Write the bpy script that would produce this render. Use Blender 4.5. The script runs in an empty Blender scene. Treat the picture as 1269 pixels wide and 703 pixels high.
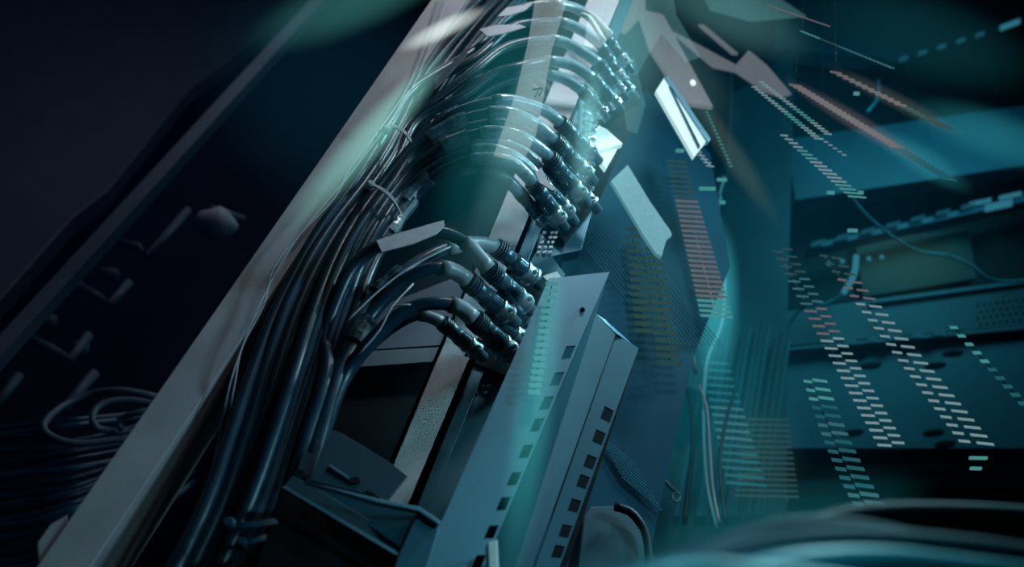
import bpy, bmesh, math, random
from mathutils import Vector, Matrix
random.seed(7)
scn = bpy.context.scene
C = scn.collection
PI = math.pi

# ------------------------------------------------------------------ camera
W, H, F = 1269.0, 703.0, 1300.0
PITCH, ROLL = math.radians(48.0), math.radians(19.8)
CAM = Vector((0.0, 0.0, 1.4))
fwd = Vector((0, math.cos(PITCH), math.sin(PITCH)))
up0 = Vector((0, -math.sin(PITCH), math.cos(PITCH)))
rt0 = Vector((1, 0, 0))
R_ = rt0 * math.cos(ROLL) + up0 * math.sin(ROLL)
U_ = up0 * math.cos(ROLL) - rt0 * math.sin(ROLL)
cd = bpy.data.cameras.new('camera')
cam = bpy.data.objects.new('camera', cd)
C.objects.link(cam)
m3 = Matrix((R_, U_, -fwd)).transposed()
cam.matrix_world = Matrix.Translation(CAM) @ m3.to_4x4()
cd.sensor_width = 36.0
cd.lens = F * 36.0 / W
cd.clip_start = 0.01
cd.dof.use_dof = True
cd.dof.focus_distance = 0.86
cd.dof.aperture_fstop = 6.5
scn.camera = cam


def pt(px, py, D):
    """world point seen at pixel (px,py) on the upright plane y = D (metres in front)"""
    r = fwd + R_ * ((px - W / 2) / F) - U_ * ((py - H / 2) / F)
    return CAM + r * (D / r.y)


def mpp(px, py, D):
    """metres per pixel there"""
    r = fwd + R_ * ((px - W / 2) / F) - U_ * ((py - H / 2) / F)
    return (D / r.y) / F


# ------------------------------------------------------------------ world, lights, exposure
scn.view_settings.view_transform = 'Standard'
scn.view_settings.look = 'None'
scn.view_settings.gamma = 1.0
scn.view_settings.exposure = 0.0
scn.view_settings.use_curve_mapping = False
wd = bpy.data.worlds.new('world')
scn.world = wd
wd.use_nodes = True
wd.node_tree.nodes['Background'].inputs[0].default_value = (0.06, 0.50, 0.62, 1)
wd.node_tree.nodes['Background'].inputs[1].default_value = 0.014


def area(name, loc, target, size, power, col, spread=None):
    l = bpy.data.lights.new(name, 'AREA')
    l.size = size
    l.energy = power
    l.color = col
    if spread:
        l.spread = math.radians(spread)
    o = bpy.data.objects.new(name, l)
    C.objects.link(o)
    o.location = loc
    o.rotation_euler = (Vector(target) - Vector(loc)).to_track_quat('-Z', 'Y').to_euler()
    return o


area('key_light', (.0, .10, 2.80), (.09, .56, 2.46), .14, .85, (.92, .95, 1.0), 82)
area('rim_light', (.42, .40, 2.75), (.05, .56, 2.15), .12, 1.0, (.50, .95, 1.0), 80)
area('side_light', (.62, .10, 2.25), (.13, .53, 2.0), .16, .34, (.42, .82, 1.0), 54)
area('added_rack_light', (1.0, .62, 3.95), (.80, 1.30, 2.8), .5, 3.0, (.12, .84, .96))  # added lamp, brightens the rack panels on the right
area('added_tray_light', (.28, .02, 2.0), (.0, .52, 1.75), .06, .022, (.35, .88, 1.0), 30)  # added lamp, lifts the dark tray
area('low_light', (.06, .10, 1.80), (.05, .19, 1.56), .08, .05, (.28, .9, 1.0), 60)
area('far_light', (-.5, .6, 3.3), (-.55, 1.3, 2.4), .4, 1.3, (.72, .8, 1.0))


# ------------------------------------------------------------------ materials
def lin(c):
    return tuple(((x / 255) / 12.92 if x / 255 <= .04045 else ((x / 255 + .055) / 1.055) ** 2.4) for x in c)


def mat(name, col, rough=.5, metal=0.0, noise=.15, nscale=60.0, bump=0.0, bscale=400.0, emis=None, es=0.0,
        coat=0.0, alpha=1.0, trans=0.0, spec=.5):
    m = bpy.data.materials.new(name)
    m.use_nodes = True
    nt = m.node_tree
    b = nt.nodes['Principled BSDF']
    b.inputs['Roughness'].default_value = rough
    b.inputs['Metallic'].default_value = metal
    b.inputs['Coat Weight'].default_value = coat
    b.inputs['Alpha'].default_value = alpha
    b.inputs['Specular IOR Level'].default_value = spec
    b.inputs['Transmission Weight'].default_value = trans
    tc = nt.nodes.new('ShaderNodeTexCoord')
    n = nt.nodes.new('ShaderNodeTexNoise')
    n.inputs['Scale'].default_value = nscale
    n.inputs['Detail'].default_value = 4
    nt.links.new(tc.outputs['Object'], n.inputs['Vector'])
    r = nt.nodes.new('ShaderNodeValToRGB')
    c = lin(col)
    r.color_ramp.elements[0].position = .3
    r.color_ramp.elements[1].position = .7
    r.color_ramp.elements[0].color = tuple(x * (1 - noise) for x in c) + (1,)
    r.color_ramp.elements[1].color = tuple(min(1, x * (1 + noise)) for x in c) + (1,)
    nt.links.new(n.outputs['Fac'], r.inputs['Fac'])
    nt.links.new(r.outputs['Color'], b.inputs['Base Color'])
    if bump:
        n2 = nt.nodes.new('ShaderNodeTexNoise')
        n2.inputs['Scale'].default_value = bscale
        n2.inputs['Detail'].default_value = 3
        nt.links.new(tc.outputs['Object'], n2.inputs['Vector'])
        bp = nt.nodes.new('ShaderNodeBump')
        bp.inputs['Strength'].default_value = bump
        bp.inputs['Distance'].default_value = .001
        nt.links.new(n2.outputs['Fac'], bp.inputs['Height'])
        nt.links.new(bp.outputs['Normal'], b.inputs['Normal'])
    if emis:
        b.inputs['Emission Color'].default_value = lin(emis) + (1,)
        b.inputs['Emission Strength'].default_value = es
    return m


M = {}
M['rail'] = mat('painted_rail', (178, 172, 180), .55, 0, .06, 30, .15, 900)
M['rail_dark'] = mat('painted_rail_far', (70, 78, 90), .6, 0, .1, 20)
M['bead'] = mat('blasted_aluminium', (190, 196, 205), .45, .1, .22, 1400, .5, 2500)
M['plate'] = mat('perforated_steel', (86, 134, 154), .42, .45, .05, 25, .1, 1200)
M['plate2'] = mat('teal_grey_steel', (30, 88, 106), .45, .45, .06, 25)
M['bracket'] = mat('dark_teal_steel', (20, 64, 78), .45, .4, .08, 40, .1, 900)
M['jacket'] = mat('cable_jacket_dark', (6, 40, 58), .33, 0, .25, 45, .1, 600, spec=.35)
M['jacket2'] = mat('cable_jacket_slate', (14, 56, 76), .32, 0, .25, 45, .1, 600, spec=.4)
M['jacket3'] = mat('cable_jacket_navy', (4, 28, 44), .4, 0, .2, 45, .1, 600, spec=.3)
M['grey_jacket'] = mat('grey_cable_jacket', (150, 165, 172), .35, 0, .1, 45)
M['loop'] = mat('loop_jacket', (62, 78, 90), .5, 0, .1, 45)
M['sleeve'] = mat('clear_heat_shrink', (140, 172, 186), .2, 0, .15, 160, .5, 450, coat=.5)
M['marker'] = mat('clear_wrap', (80, 110, 126), .35, 0, .4, 220, .5, 300, coat=.2)
M['boot'] = mat('boot_rubber', (52, 84, 100), .4, 0, .1, 100)
M['nickel'] = mat('nickel', (190, 214, 222), .28, .6, .15, 200, .15, 500)
M['nickel_dark'] = mat('nickel_barrel', (84, 122, 138), .3, .45, .2, 150, .2, 500)
M['tie'] = mat('nylon_tie', (172, 172, 184), .45, 0, .05)
M['tag'] = mat('paper_tag', (190, 184, 194), .6, 0, .1, 90)
M['black'] = mat('black_panel', (4, 22, 30), .7, .0, .3, 30, spec=.08)
M['ribbed'] = mat('ribbed_paint', (5, 62, 82), .7, 0, .25, 12, spec=.08)
M['rib'] = mat('rib_paint', (24, 96, 116), .6, 0, .1, 30, spec=.1)
M['cyan_wire'] = mat('cyan_wire', (110, 205, 215), .35, 0, .1, 30)
M['void'] = mat('dark_backing', (6, 14, 20), .8, 0, .3, 8, spec=.1)
M['blue'] = mat('blue_chassis', (24, 92, 118), .5, .25, .14, 6)
M['blue_dark'] = mat('dark_chassis', (3, 20, 30), .6, .1, .2, 6, spec=.2)
M['olive'] = mat('olive_chassis', (30, 50, 48), .6, .1, .3, 5)
M['edge'] = mat('chassis_edge', (60, 150, 175), .4, .5, .1, 20)
M['white_text'] = mat('silk_screen', (220, 215, 220), .6, 0, .2, 200)
M['fg'] = mat('grey_foreground_cable', (36, 145, 165), .35, 0, .2, 12, spec=.3)
M['fg_dark'] = mat('dark_foreground_cable', (8, 66, 86), .5, 0, .2, 12, spec=.12)
M['side'] = mat('side_panel', (14, 62, 82), .5, .3, .3, 9)
M['glassy'] = mat('frosted_sheet', (110, 180, 195), .5, .1, .18, 120, .3, 300)
M['film'] = mat('pale_film', (200, 215, 215), .4, 0, .12, 60)


def emi(name, col, s):
    m = bpy.data.materials.new(name)
    m.use_nodes = True
    nt = m.node_tree
    nt.nodes.clear()
    o = nt.nodes.new('ShaderNodeOutputMaterial')
    e = nt.nodes.new('ShaderNodeEmission')
    n = nt.nodes.new('ShaderNodeTexNoise')
    n.inputs['Scale'].default_value = 90
    mr = nt.nodes.new('ShaderNodeMapRange')
    mr.inputs['To Min'].default_value = s * .7
    mr.inputs['To Max'].default_value = s * 1.3
    nt.links.new(n.outputs['Fac'], mr.inputs['Value'])
    nt.links.new(mr.outputs['Result'], e.inputs['Strength'])
    e.inputs['Color'].default_value = lin(col) + (1,)
    nt.links.new(e.outputs[0], o.inputs['Surface'])
    return m


def vol(name, col, s):
    """painted light: emissive haze, densest in the middle of its unit-sphere mesh and thinning to nothing at its edge"""
    m = bpy.data.materials.new(name)
    m.use_nodes = True
    nt = m.node_tree
    nt.nodes.clear()
    o = nt.nodes.new('ShaderNodeOutputMaterial')
    e = nt.nodes.new('ShaderNodeEmission')
    e.inputs['Color'].default_value = lin(col) + (1,)
    tc = nt.nodes.new('ShaderNodeTexCoord')
    d = nt.nodes.new('ShaderNodeVectorMath')
    d.operation = 'DOT_PRODUCT'
    nt.links.new(tc.outputs['Object'], d.inputs[0])
    nt.links.new(tc.outputs['Object'], d.inputs[1])
    mr = nt.nodes.new('ShaderNodeMapRange')
    mr.interpolation_type = 'SMOOTHSTEP'
    mr.inputs['From Min'].default_value = 0
    mr.inputs['From Max'].default_value = .95
    mr.inputs['To Min'].default_value = s
    mr.inputs['To Max'].default_value = 0
    nt.links.new(d.outputs['Value'], mr.inputs['Value'])
    nt.links.new(mr.outputs['Result'], e.inputs['Strength'])
    nt.links.new(e.outputs[0], o.inputs['Volume'])
    return m


# ------------------------------------------------------------------ object helpers
def tag(o, label=None, cat=None, group=None, kind=None):
    if label:
        o['label'] = label
    if cat:
        o['category'] = cat
    if group:
        o['group'] = group
    if kind:
        o['kind'] = kind
    return o


def empty(name, loc):
    o = bpy.data.objects.new(name, None)
    o.empty_display_size = .02
    C.objects.link(o)
    o.location = loc
    return o


def link(name, bm, m, parent=None, smooth=False, bevel=0.0, origin=None):
    bmesh.ops.recalc_face_normals(bm, faces=bm.faces)
    vs = [v.co for v in bm.verts]
    if origin is None:
        origin = sum(vs, Vector()) / max(1, len(vs))
    for v in bm.verts:
        v.co -= origin
    me = bpy.data.meshes.new(name)
    bm.to_mesh(me)
    bm.free()
    if smooth:
        for p in me.polygons:
            p.use_smooth = True
    me.materials.append(m)
    o = bpy.data.objects.new(name, me)
    C.objects.link(o)
    root = origin.copy()
    if parent is not None:
        o.parent = parent
        p = parent
        while p is not None:
            root -= p.location
            p = p.parent
    o.location = root
    if bevel:
        b = o.modifiers.new('bevel', 'BEVEL')
        b.width = bevel
        b.segments = 2
        b.limit_method = 'ANGLE'
    return o


def prism_bm(front, thick, bm=None, back=None):
    bm = bm or bmesh.new()
    a = [bm.verts.new(p) for p in front]
    back = back or [p + Vector((0, thick, 0)) for p in front]
    b = [bm.verts.new(p) for p in back]
    n = len(a)
    bm.faces.new(a)
    bm.faces.new(list(reversed(b)))
    for i in range(n):
        bm.faces.new((a[i], b[i], b[(i + 1) % n], a[(i + 1) % n]))
    return bm


def prism(name, pix, D, thick, m, parent=None, bevel=.0004, Ds=None):
    fr = [pt(x, y, D if Ds is None else Ds[i]) for i, (x, y) in enumerate(pix)]
    return link(name, prism_bm(fr, thick), m, parent, bevel=bevel)


def tube_bm(path, rad, seg=12, bm=None, cap=True):
    bm = bm or bmesh.new()
    n = len(path)
    rr = rad if isinstance(rad, (list, tuple)) else [rad] * n
    t = (path[1] - path[0]).normalized()
    nrm = t.orthogonal().normalized()
    rings = []
    for i in range(n):
        if i == 0:
            t2 = (path[1] - path[0])
        elif i == n - 1:
            t2 = (path[-1] - path[-2])
        else:
            t2 = (path[i + 1] - path[i - 1])
        if t2.length < 1e-9:
            t2 = t
        t2 = t2.normalized()
        nrm = (nrm - t2 * nrm.dot(t2)).normalized()
        bn = t2.cross(nrm)
        rings.append([bm.verts.new(path[i] + (nrm * math.cos(2 * PI * k / seg) + bn * math.sin(2 * PI * k / seg)) * rr[i]) for k in range(seg)])
        t = t2
    for i in range(n - 1):
        for k in range(seg):
            bm.faces.new((rings[i][k], rings[i][(k + 1) % seg], rings[i + 1][(k + 1) % seg], rings[i + 1][k]))
    if cap:
        bm.faces.new(rings[0])
        bm.faces.new(list(reversed(rings[-1])))
    return bm


def lathe_bm(a, b, prof, seg=20, bm=None):
    """prof: list of (t 0..1 along a->b, radius)"""
    path = [a.lerp(b, t) for t, r in prof]
    bm = bm or bmesh.new()
    ax = (b - a).normalized()
    n = ax.orthogonal().normalized()
    bn = ax.cross(n)
    rings = []
    for p, (t, r) in zip(path, prof):
        rings.append([bm.verts.new(p + (n * math.cos(2 * PI * k / seg) + bn * math.sin(2 * PI * k / seg)) * r) for k in range(seg)])
    for i in range(len(rings) - 1):
        for k in range(seg):
            bm.faces.new((rings[i][k], rings[i][(k + 1) % seg], rings[i + 1][(k + 1) % seg], rings[i + 1][k]))
    bm.faces.new(rings[0])
    bm.faces.new(list(reversed(rings[-1])))
    return bm


def spline(pts, step=10.0):
    """Catmull-Rom through (px,py,D) tuples -> dense list of the same"""
    P = [Vector(p) for p in pts]
    P = [P[0] * 2 - P[1]] + P + [P[-1] * 2 - P[-2]]
    out = []
    for i in range(1, len(P) - 2):
        p0, p1, p2, p3 = P[i - 1:i + 3]
        n = max(2, int((p2 - p1).length / step))
        for k in range(n):
            t = k / n
            out.append(.5 * ((2 * p1) + (p2 - p0) * t + (2 * p0 - 5 * p1 + 4 * p2 - p3) * t * t + (3 * p1 - p0 - 3 * p2 + p3) * t ** 3))
    out.append(P[-2])
    return out


def wpath(pts, step=10.0):
    return [pt(p[0], p[1], p[2]) for p in spline(pts, step)]


def cable(name, pts, r, m, parent=None, step=10.0, seg=12):
    return link(name, tube_bm(wpath(pts, step), r, seg), m, parent, smooth=True)


def box_between(a, b, side, w, d, bm=None):
    """bar from a to b, w wide along `side`, d deep along the third axis"""
    ax = (b - a).normalized()
    s = (side - ax * side.dot(ax)).normalized()
    q = ax.cross(s)
    bm = bm or bmesh.new()
    v = []
    for p in (a, b):
        for i, j in ((-1, -1), (1, -1), (1, 1), (-1, 1)):
            v.append(bm.verts.new(p + s * w / 2 * i + q * d / 2 * j))
    for f in ((0, 1, 2, 3), (7, 6, 5, 4), (0, 4, 5, 1), (1, 5, 6, 2), (2, 6, 7, 3), (3, 7, 4, 0)):
        bm.faces.new([v[i] for i in f])
    return bm


def floor_ext(top, bot):
    """continue the line top->bot down to the floor"""
    d = bot - top
    t = (0.0 - top.z) / d.z
    return top + d * t


def hang(o, p):
    """hair-thin suspension wire from the point p up to the ceiling"""
    link('suspension_wire', tube_bm([p, (p + Vector((p.x, p.y, 5.4))) / 2, Vector((p.x, p.y, 5.4))], .00005, 5), M['black'], o)


# ------------------------------------------------------------------ the setting
def box_obj(name, lo, hi, m):
    bm = bmesh.new()
    a, b = Vector(lo), Vector(hi)
    fr = [Vector((a.x, a.y, a.z)), Vector((b.x, a.y, a.z)), Vector((b.x, a.y, b.z)), Vector((a.x, a.y, b.z))]
    return tag(link(name, prism_bm(fr, b.y - a.y), m), kind='structure')


box_obj('floor', (-3.2, -1.2, -.1), (3.2, 3.4, 0), M['void'])
box_obj('wall_back', (-3.2, 3.3, 0), (3.2, 3.4, 5.4), M['void'])
box_obj('wall_left', (-3.2, -1.2, 0), (-3.1, 3.3, 5.4), M['void'])
box_obj('wall_right', (3.1, -1.2, 0), (3.2, 3.3, 5.4), M['void'])
box_obj('ceiling', (-3.2, -1.2, 5.4), (3.2, 3.4, 5.5), M['void'])


# ------------------------------------------------------------------ wide rail on the left
def rail(name, tl, tr, bl, br, D, thick, m, label, cat='rail', bevel=.0006):
    TL, TR = pt(*tl, D), pt(*tr, D)
    BL, BR = floor_ext(TL, pt(*bl, D)), floor_ext(TR, pt(*br, D))
    o = link(name, prism_bm([TL, TR, BR, BL], thick), m, bevel=bevel)
    return tag(o, label, cat)


def upright(px0, py0, px1, py1, D, w0=None):
    pass


r1 = rail('cabinet_rail', (562, -40), (604, -40), (45, 703), (112, 703), .56, .075, M['rail'],
          'wide pale grey cabinet rail running diagonally left of the cable bundle')
# small moulded foot on the rail's left edge
prism('rail_clip', [(47, 700), (46, 672), (62, 650), (84, 637), (84, 652), (66, 690)], .562, .02, M['rail'], r1, .0008)

r2 = rail('support_rail', (745, -40), (785, -40), (468, 622), (508, 622), .60, .03, M['bead'],
          'speckled grey metal support rail behind the coaxial connectors')
prism('rail_flange', [(785, -40), (800, -40), (528, 640), (506, 640)], .615, .02, M['plate2'], r2)

# ------------------------------------------------------------------ blurred equipment frame far left
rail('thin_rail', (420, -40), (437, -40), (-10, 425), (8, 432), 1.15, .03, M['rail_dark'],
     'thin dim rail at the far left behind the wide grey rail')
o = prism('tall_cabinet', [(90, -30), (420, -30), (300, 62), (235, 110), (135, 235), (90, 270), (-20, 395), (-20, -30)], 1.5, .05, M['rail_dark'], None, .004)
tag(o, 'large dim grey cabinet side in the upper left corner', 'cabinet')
L = empty('equipment_frame', pt(250, 300, 1.3))
tag(L, 'dim blurred frame with metal cable guides left of the wide rail', 'frame')
prism('back_plate', [(440, -20), (560, -20), (0, 800), (-160, 800), (-60, 470)], 1.42, .03, M['void'], L)
for i, seg in enumerate([[(233, 260), (183, 320), (172, 306), (140, 300)],
                         [(160, 350), (137, 378), (118, 366), (88, 352)],
                         [(110, 415), (88, 446), (62, 432), (36, 420)],
                         [(342, 462), (322, 500)][:2] and [(118, 462), (78, 508)],
                         [(24, 465), (-4, 500)]]):
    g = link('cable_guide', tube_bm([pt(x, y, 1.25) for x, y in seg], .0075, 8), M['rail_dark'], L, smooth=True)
for (x, y, s) in [(90, 355, 1.0), (60, 398, .8), (100, 432, .7), (135, 340, .9)]:
    a = pt(x - 14 * s, y - 2, 1.27)
    b = pt(x + 14 * s, y + 2, 1.27)
    link('terminal', lathe_bm(a, b, [(0, .006), (.1, .011), (.9, .011), (1, .006)], 12), M['rail_dark'], L, smooth=True)
kn = empty('cable_clamp', pt(265, 275, 1.2))
tag(kn, 'pale blurred clamp with two rounded lobes beside the wide rail', 'clamp')
link('clamp_body', lathe_bm(pt(243, 272, 1.2), pt(295, 282, 1.2), [(0, .008), (.08, .016), (.3, .022), (.5, .030), (.7, .025), (.9, .012), (1, .004)], 14), M['rail'], kn, smooth=True)
hang(kn, pt(265, 276, 1.205))
link('clamp_arm', tube_bm([pt(262, 262, 1.2), pt(285, 268, 1.19), pt(302, 272, 1.2)], [.012, .009, .007], 10), M['rail_dark'], kn, smooth=True)

# loose cables bottom left
for i, (p, r) in enumerate([
    ([(190, 548, 1.1), (150, 545, 1.1), (95, 550, 1.1), (62, 540, 1.1), (54, 526, 1.1), (75, 505, 1.12), (110, 489, 1.12), (150, 484, 1.1), (195, 492, 1.1)], .0045),
    ([(195, 534, 1.12), (150, 535, 1.12), (120, 530, 1.1), (115, 514, 1.1), (128, 500, 1.1), (160, 496, 1.1), (200, 503, 1.1)], .0045),
    ([(200, 505, 1.08), (170, 512, 1.08), (148, 520, 1.1), (150, 532, 1.1)], .004),
]):
    c = cable('loose_cable', p, r, M['loop'])
    tag(c, ['pale thin cable making the widest loop left of the rail foot',
            'pale thin cable making the smaller inner loop at lower left',
            'short pale cable stub curling inside the loops at lower left'][i], 'cable')
for i in range(20):
    y0 = 528 + i * 9 + random.uniform(-5, 5)
    y1 = 535 + i * 6.0 + random.uniform(-8, 8)
    c = cable('dark_cable', [(-30, y0 + 8, 1.2), (30, y0 + random.uniform(-6, 6), 1.18), (90, (y0 + y1) / 2 + random.uniform(-8, 8), 1.16), (200, y1 - 22, 1.2), (240, y1 - 50, 1.22)],
              random.uniform(.003, .0055), [M['jacket'], M['jacket2'], M['jacket3']][i % 3])
    tag(c, 'dark thin cable in the horizontal sheaf at the lower left', 'cable', 'dark cables in the lower left sheaf')

# ------------------------------------------------------------------ the cable trunk
EDGE = [(760, 170, 320), (703, 205, 345), (600, 256, 382), (500, 288, 412), (400, 322, 442), (300, 372, 474), (250, 412, 508),
        (200, 448, 540), (150, 478, 566), (100, 510, 600), (50, 545, 640), (0, 592, 690), (-40, 630, 730)]


def trunk(u, y):
    for (ya, la, ra), (yb, lb, rb) in zip(EDGE, EDGE[1:]):
        if y >= yb:
            t = (y - ya) / (yb - ya)
            l_, r_ = la + (lb - la) * t, ra + (rb - ra) * t
            return l_ + (r_ - l_) * u
    return 700


def trunk_pts(u, D, ytop, wob=3.0):
    """from the floor end up to pixel row ytop"""
    ys = [760, 700, 620, 540, 460, 390, 330, 280, 230, 190, 150, 110, 70, 30, -10, -40]
    ph = random.uniform(0, 6.28)
    out = []
    for i, y in enumerate(ys):
        if y < ytop:
            break
        out.append((trunk(u, y) + wob * math.sin(ph + i * .9), y, D + .004 * math.sin(ph * 2 + i * .7)))
    return out


def cable_obj(pts, r, m, name, parent=None, floor=True, step=10):
    w = wpath(pts, step)
    if floor:
        a = w[0]
        w = [Vector((a.x - .02, a.y + .05, 0.0)), Vector((a.x - .012, a.y + .02, a.z * .5)), Vector((a.x - .004, a.y + .004, a.z - .06))] + w
    return link(name, tube_bm(w, r, 12), m, parent, smooth=True)


k = 0
for layer, (D, n) in enumerate([(.605, 8), (.592, 9), (.578, 9)]):
    for i in range(n):
        u = (i + .5 + .35 * (layer % 2)) / n + random.uniform(-.03, .03)
        pts = trunk_pts(min(1, max(0, u)), D, -40 if u < .62 else 110 + 200 * (u - .6), 3.5)
        if u >= .62:
            x, y, d = pts[-1]
            pts += [(x + 32, y - 38, d + .01), (x + 75, y - 60, d + .02), (x + 120, y - 50, d + .03), (x + 150, y - 20, d + .04)]
        c = cable_obj(pts, random.uniform(.0033, .0040), [M['jacket'], M['jacket3'], M['jacket2'], M['jacket']][(i + layer) % 4], 'trunk_cable')
        tag(c, 'dark data cable running up inside the thick bundle beside the wide rail', 'cable', 'cables inside the thick bundle')
        k += 1

# ------------------------------------------------------------------ coaxial cables with connectors
def connector(parent, a, b, s=1.0, boot=True):
    """coaxial plug from the cable end a to the panel b"""
    L_ = (b - a).length
    r = .0068 * s
    ax = (b - a).normalized()
    bar = link('connector', lathe_bm(a, b, [(0, r * .62), (.02, r * .8), (.10, r * .8), (.11, r * .98), (.30, r * .98), (.31, r * .86),
               (.34, r * .86), (.35, r * 1.02), (.60, r * 1.02), (.61, r * .9), (.66, r * .9), (1.0, r * .72)], 24),
               M['nickel_dark'], parent, smooth=False)
    bar.data.shade_smooth() if hasattr(bar.data, 'shade_smooth') else None
    # ribbed boot
    pr = []
    n = 4
    for i in range(n):
        t = i * .045
        pr += [(t + .0, r * .80), (t + .004, r * 1.08), (t + .024, r * 1.08), (t + .028, r * .8)]
    link('strain_relief', lathe_bm(a, b, pr, 20), M['boot'], bar)
    # bayonet ring with flared lip and grips
    ring = link('bayonet_ring', lathe_bm(a, b, [(.57, r * 1.0), (.58, r * 1.18), (.61, r * 1.22), (.63, r * 1.08), (.74, r * 1.10), (.76, r * 1.25), (.80, r * 1.25), (.82, r * .95)], 24),
                M['nickel'], bar)
    n1 = ax.orthogonal().normalized()
    n2 = ax.cross(n1)
    for kk in range(3):
        an = kk * 2 * PI / 3 + .6
        dv = n1 * math.cos(an) + n2 * math.sin(an)
        c0 = a.lerp(b, .70) + dv * r * 1.12
        bm = lathe_bm(c0 - dv * r * .2, c0 + dv * r * .32, [(0, r * .26), (.8, r * .26), (1, r * .12)], 10)
        link('bayonet_lug', bm, M['nickel'], bar, smooth=False)
    # knurls as a fine toothed band
    bm = bmesh.new()
    for kk in range(18):
        an = kk * 2 * PI / 18
        dv = n1 * math.cos(an) + n2 * math.sin(an)
        box_between(a.lerp(b, .40) + dv * r * 1.0, a.lerp(b, .55) + dv * r * 1.0, dv.cross(ax), r * .16, r * .16, bm)
    link('knurled_band', bm, M['nickel_dark'], bar)
    return bar


def coax(pts, conn, label, u=.5, D=.565, ytop=None, r=.0044, sleeve=.25, jm='jacket2', cs=1.0, floor=True, mk=None, sm='sleeve'):
    """pts: arc control points (px,py,D) from the trunk to the plug; conn: plug end (px,py,D)"""
    pre = trunk_pts(u, D, ytop, 2.0) if ytop is not None else []
    allp = pre + pts
    dense = wpath(allp, 8)
    root = empty('coaxial_cable', dense[0] if not floor else Vector((dense[0].x, dense[0].y, 0)))
    tag(root, label, 'cable')
    cut = int(len(dense) * (1 - sleeve)) if len(pre) == 0 else len(dense) - max(4, int(sleeve * len(wpath(pts, 8))))
    w = dense
    if floor:
        a = w[0]
        w = [Vector((a.x - .02, a.y + .05, 0.0)), Vector((a.x - .012, a.y + .02, a.z * .5)), Vector((a.x - .004, a.y + .004, a.z - .06))] + w
    link('jacket', tube_bm(w, r, 12), M[jm], root, smooth=True)
    link('heat_shrink', tube_bm(dense[cut:], r * 1.28, 14), M[sm], root, smooth=True)
    if mk:
        n = len(dense)
        i0, i1 = int(n * mk[0]), int(n * mk[1])
        rr = [r * (1.5 + .12 * math.sin(q * 1.7)) for q in range(i1 - i0)]
        link('wrapped_marker', tube_bm(dense[i0:i1], rr, 10), M['marker'], root)
    if conn:
        connector(root, dense[-1], pt(*conn), cs)
    return root


ORD = ['first', 'second', 'third', 'fourth', 'fifth', 'sixth', 'seventh', 'eighth', 'ninth', 'tenth', 'eleventh']
# --- top fan
top = [
    ([(588, 62, .552), (625, 24, .55), (652, 8, .55), (685, 5, .55), (712, 10, .56), (735, 24, .57), (750, 42, .58)], (784, 92, .60), .10),
    ([(590, 72, .548), (630, 36, .545), (660, 28, .545), (692, 27, .55), (716, 35, .555), (738, 50, .565), (748, 62, .57)], (778, 112, .59), .22),
    ([(582, 92, .545), (620, 62, .54), (655, 51, .54), (690, 50, .545), (714, 60, .55), (742, 78, .56)], (776, 124, .585), .34),
    ([(575, 118, .55), (612, 92, .54), (645, 82, .535), (676, 76, .54), (706, 80, .545), (734, 96, .555)], (770, 138, .585), .46),
    ([(572, 135, .56), (610, 108, .55), (645, 96, .548), (675, 92, .55), (700, 98, .555), (722, 112, .565)], (752, 148, .59), .56),
]
for i, (p, c, u) in enumerate(top):
    coax(p, c, ['topmost grey coaxial cable arching over the bundle to a plug near the upper edge',
                'coaxial cable just below the topmost arch, ending beside the bright cable ends',
                'middle one of the five coaxial cables arching at the top of the photo',
                'fourth coaxial cable down in the top fan, with bright sheen on its crest',
                'lowest coaxial cable of the top fan, above the wide gap between fans'][i],
         u=u, D=.556 + .004 * i, ytop=[95, 105, 125, 150, 165][i], sleeve=.42, r=.0046, cs=1.0)
# --- middle fan
mid = [
    ([(520, 172, .545), (560, 142, .53), (600, 128, .52), (630, 124, .52), (672, 136, .53), (694, 152, .54)], (742, 200, .585), .5),
    ([(512, 190, .545), (552, 158, .528), (595, 142, .515), (632, 140, .512), (662, 153, .52), (686, 173, .535)], (736, 226, .58), .6),
    ([(508, 204, .553), (550, 170, .54), (595, 154, .53), (632, 153, .528), (662, 168, .535), (682, 186, .545)], (728, 236, .585), .66),
    ([(505, 215, .548), (548, 182, .527), (595, 165, .512), (634, 166, .508), (660, 178, .515), (680, 194, .53)], (728, 254, .578), .72),
    ([(503, 228, .556), (545, 195, .54), (592, 177, .53), (630, 179, .528), (655, 193, .535), (670, 210, .545)], (714, 262, .585), .78),
    ([(500, 238, .55), (545, 204, .53), (592, 186, .515), (624, 189, .512), (648, 202, .52), (665, 220, .53)], (712, 276, .575), .84),
    ([(505, 246, .552), (548, 212, .53), (592, 197, .515), (630, 200, .512), (646, 211, .52), (660, 226, .53)], (700, 284, .57), .9),
    ([(500, 262, .556), (540, 222, .54), (585, 208, .53), (610, 211, .525), (630, 224, .53), (643, 238, .54)], (682, 284, .575), .96),
]
for i, (p, c, u) in enumerate(mid):
    lab = ['uppermost coaxial cable of the middle fan, highest arch under the bright gap',
           'coaxial cable second from the top in the middle fan of arches',
           'thin shadowed coaxial cable third from the top of the middle fan',
           'coaxial cable fourth from the top in the middle fan, bright crest',
           'shadowed coaxial cable fifth from the top in the middle fan',
           'coaxial cable sixth from the top in the middle fan of arches',
           'coaxial cable next to the lowest arch of the middle fan',
           'lowest coaxial cable of the middle fan, arching over the dark gap'][i]
    coax(p, c, lab, u=u, D=.552, ytop=[210, 230, 240, 255, 265, 280, 285, 300][i], sleeve=.52, r=.0036 if i in (2, 4) else .0044,
         cs=.82 if i in (2, 4, 7) else 1.05, mk=[None, (.80, .87), None, (.82, .88), None, None, (.76, .83), (.72, .80)][i])
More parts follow.
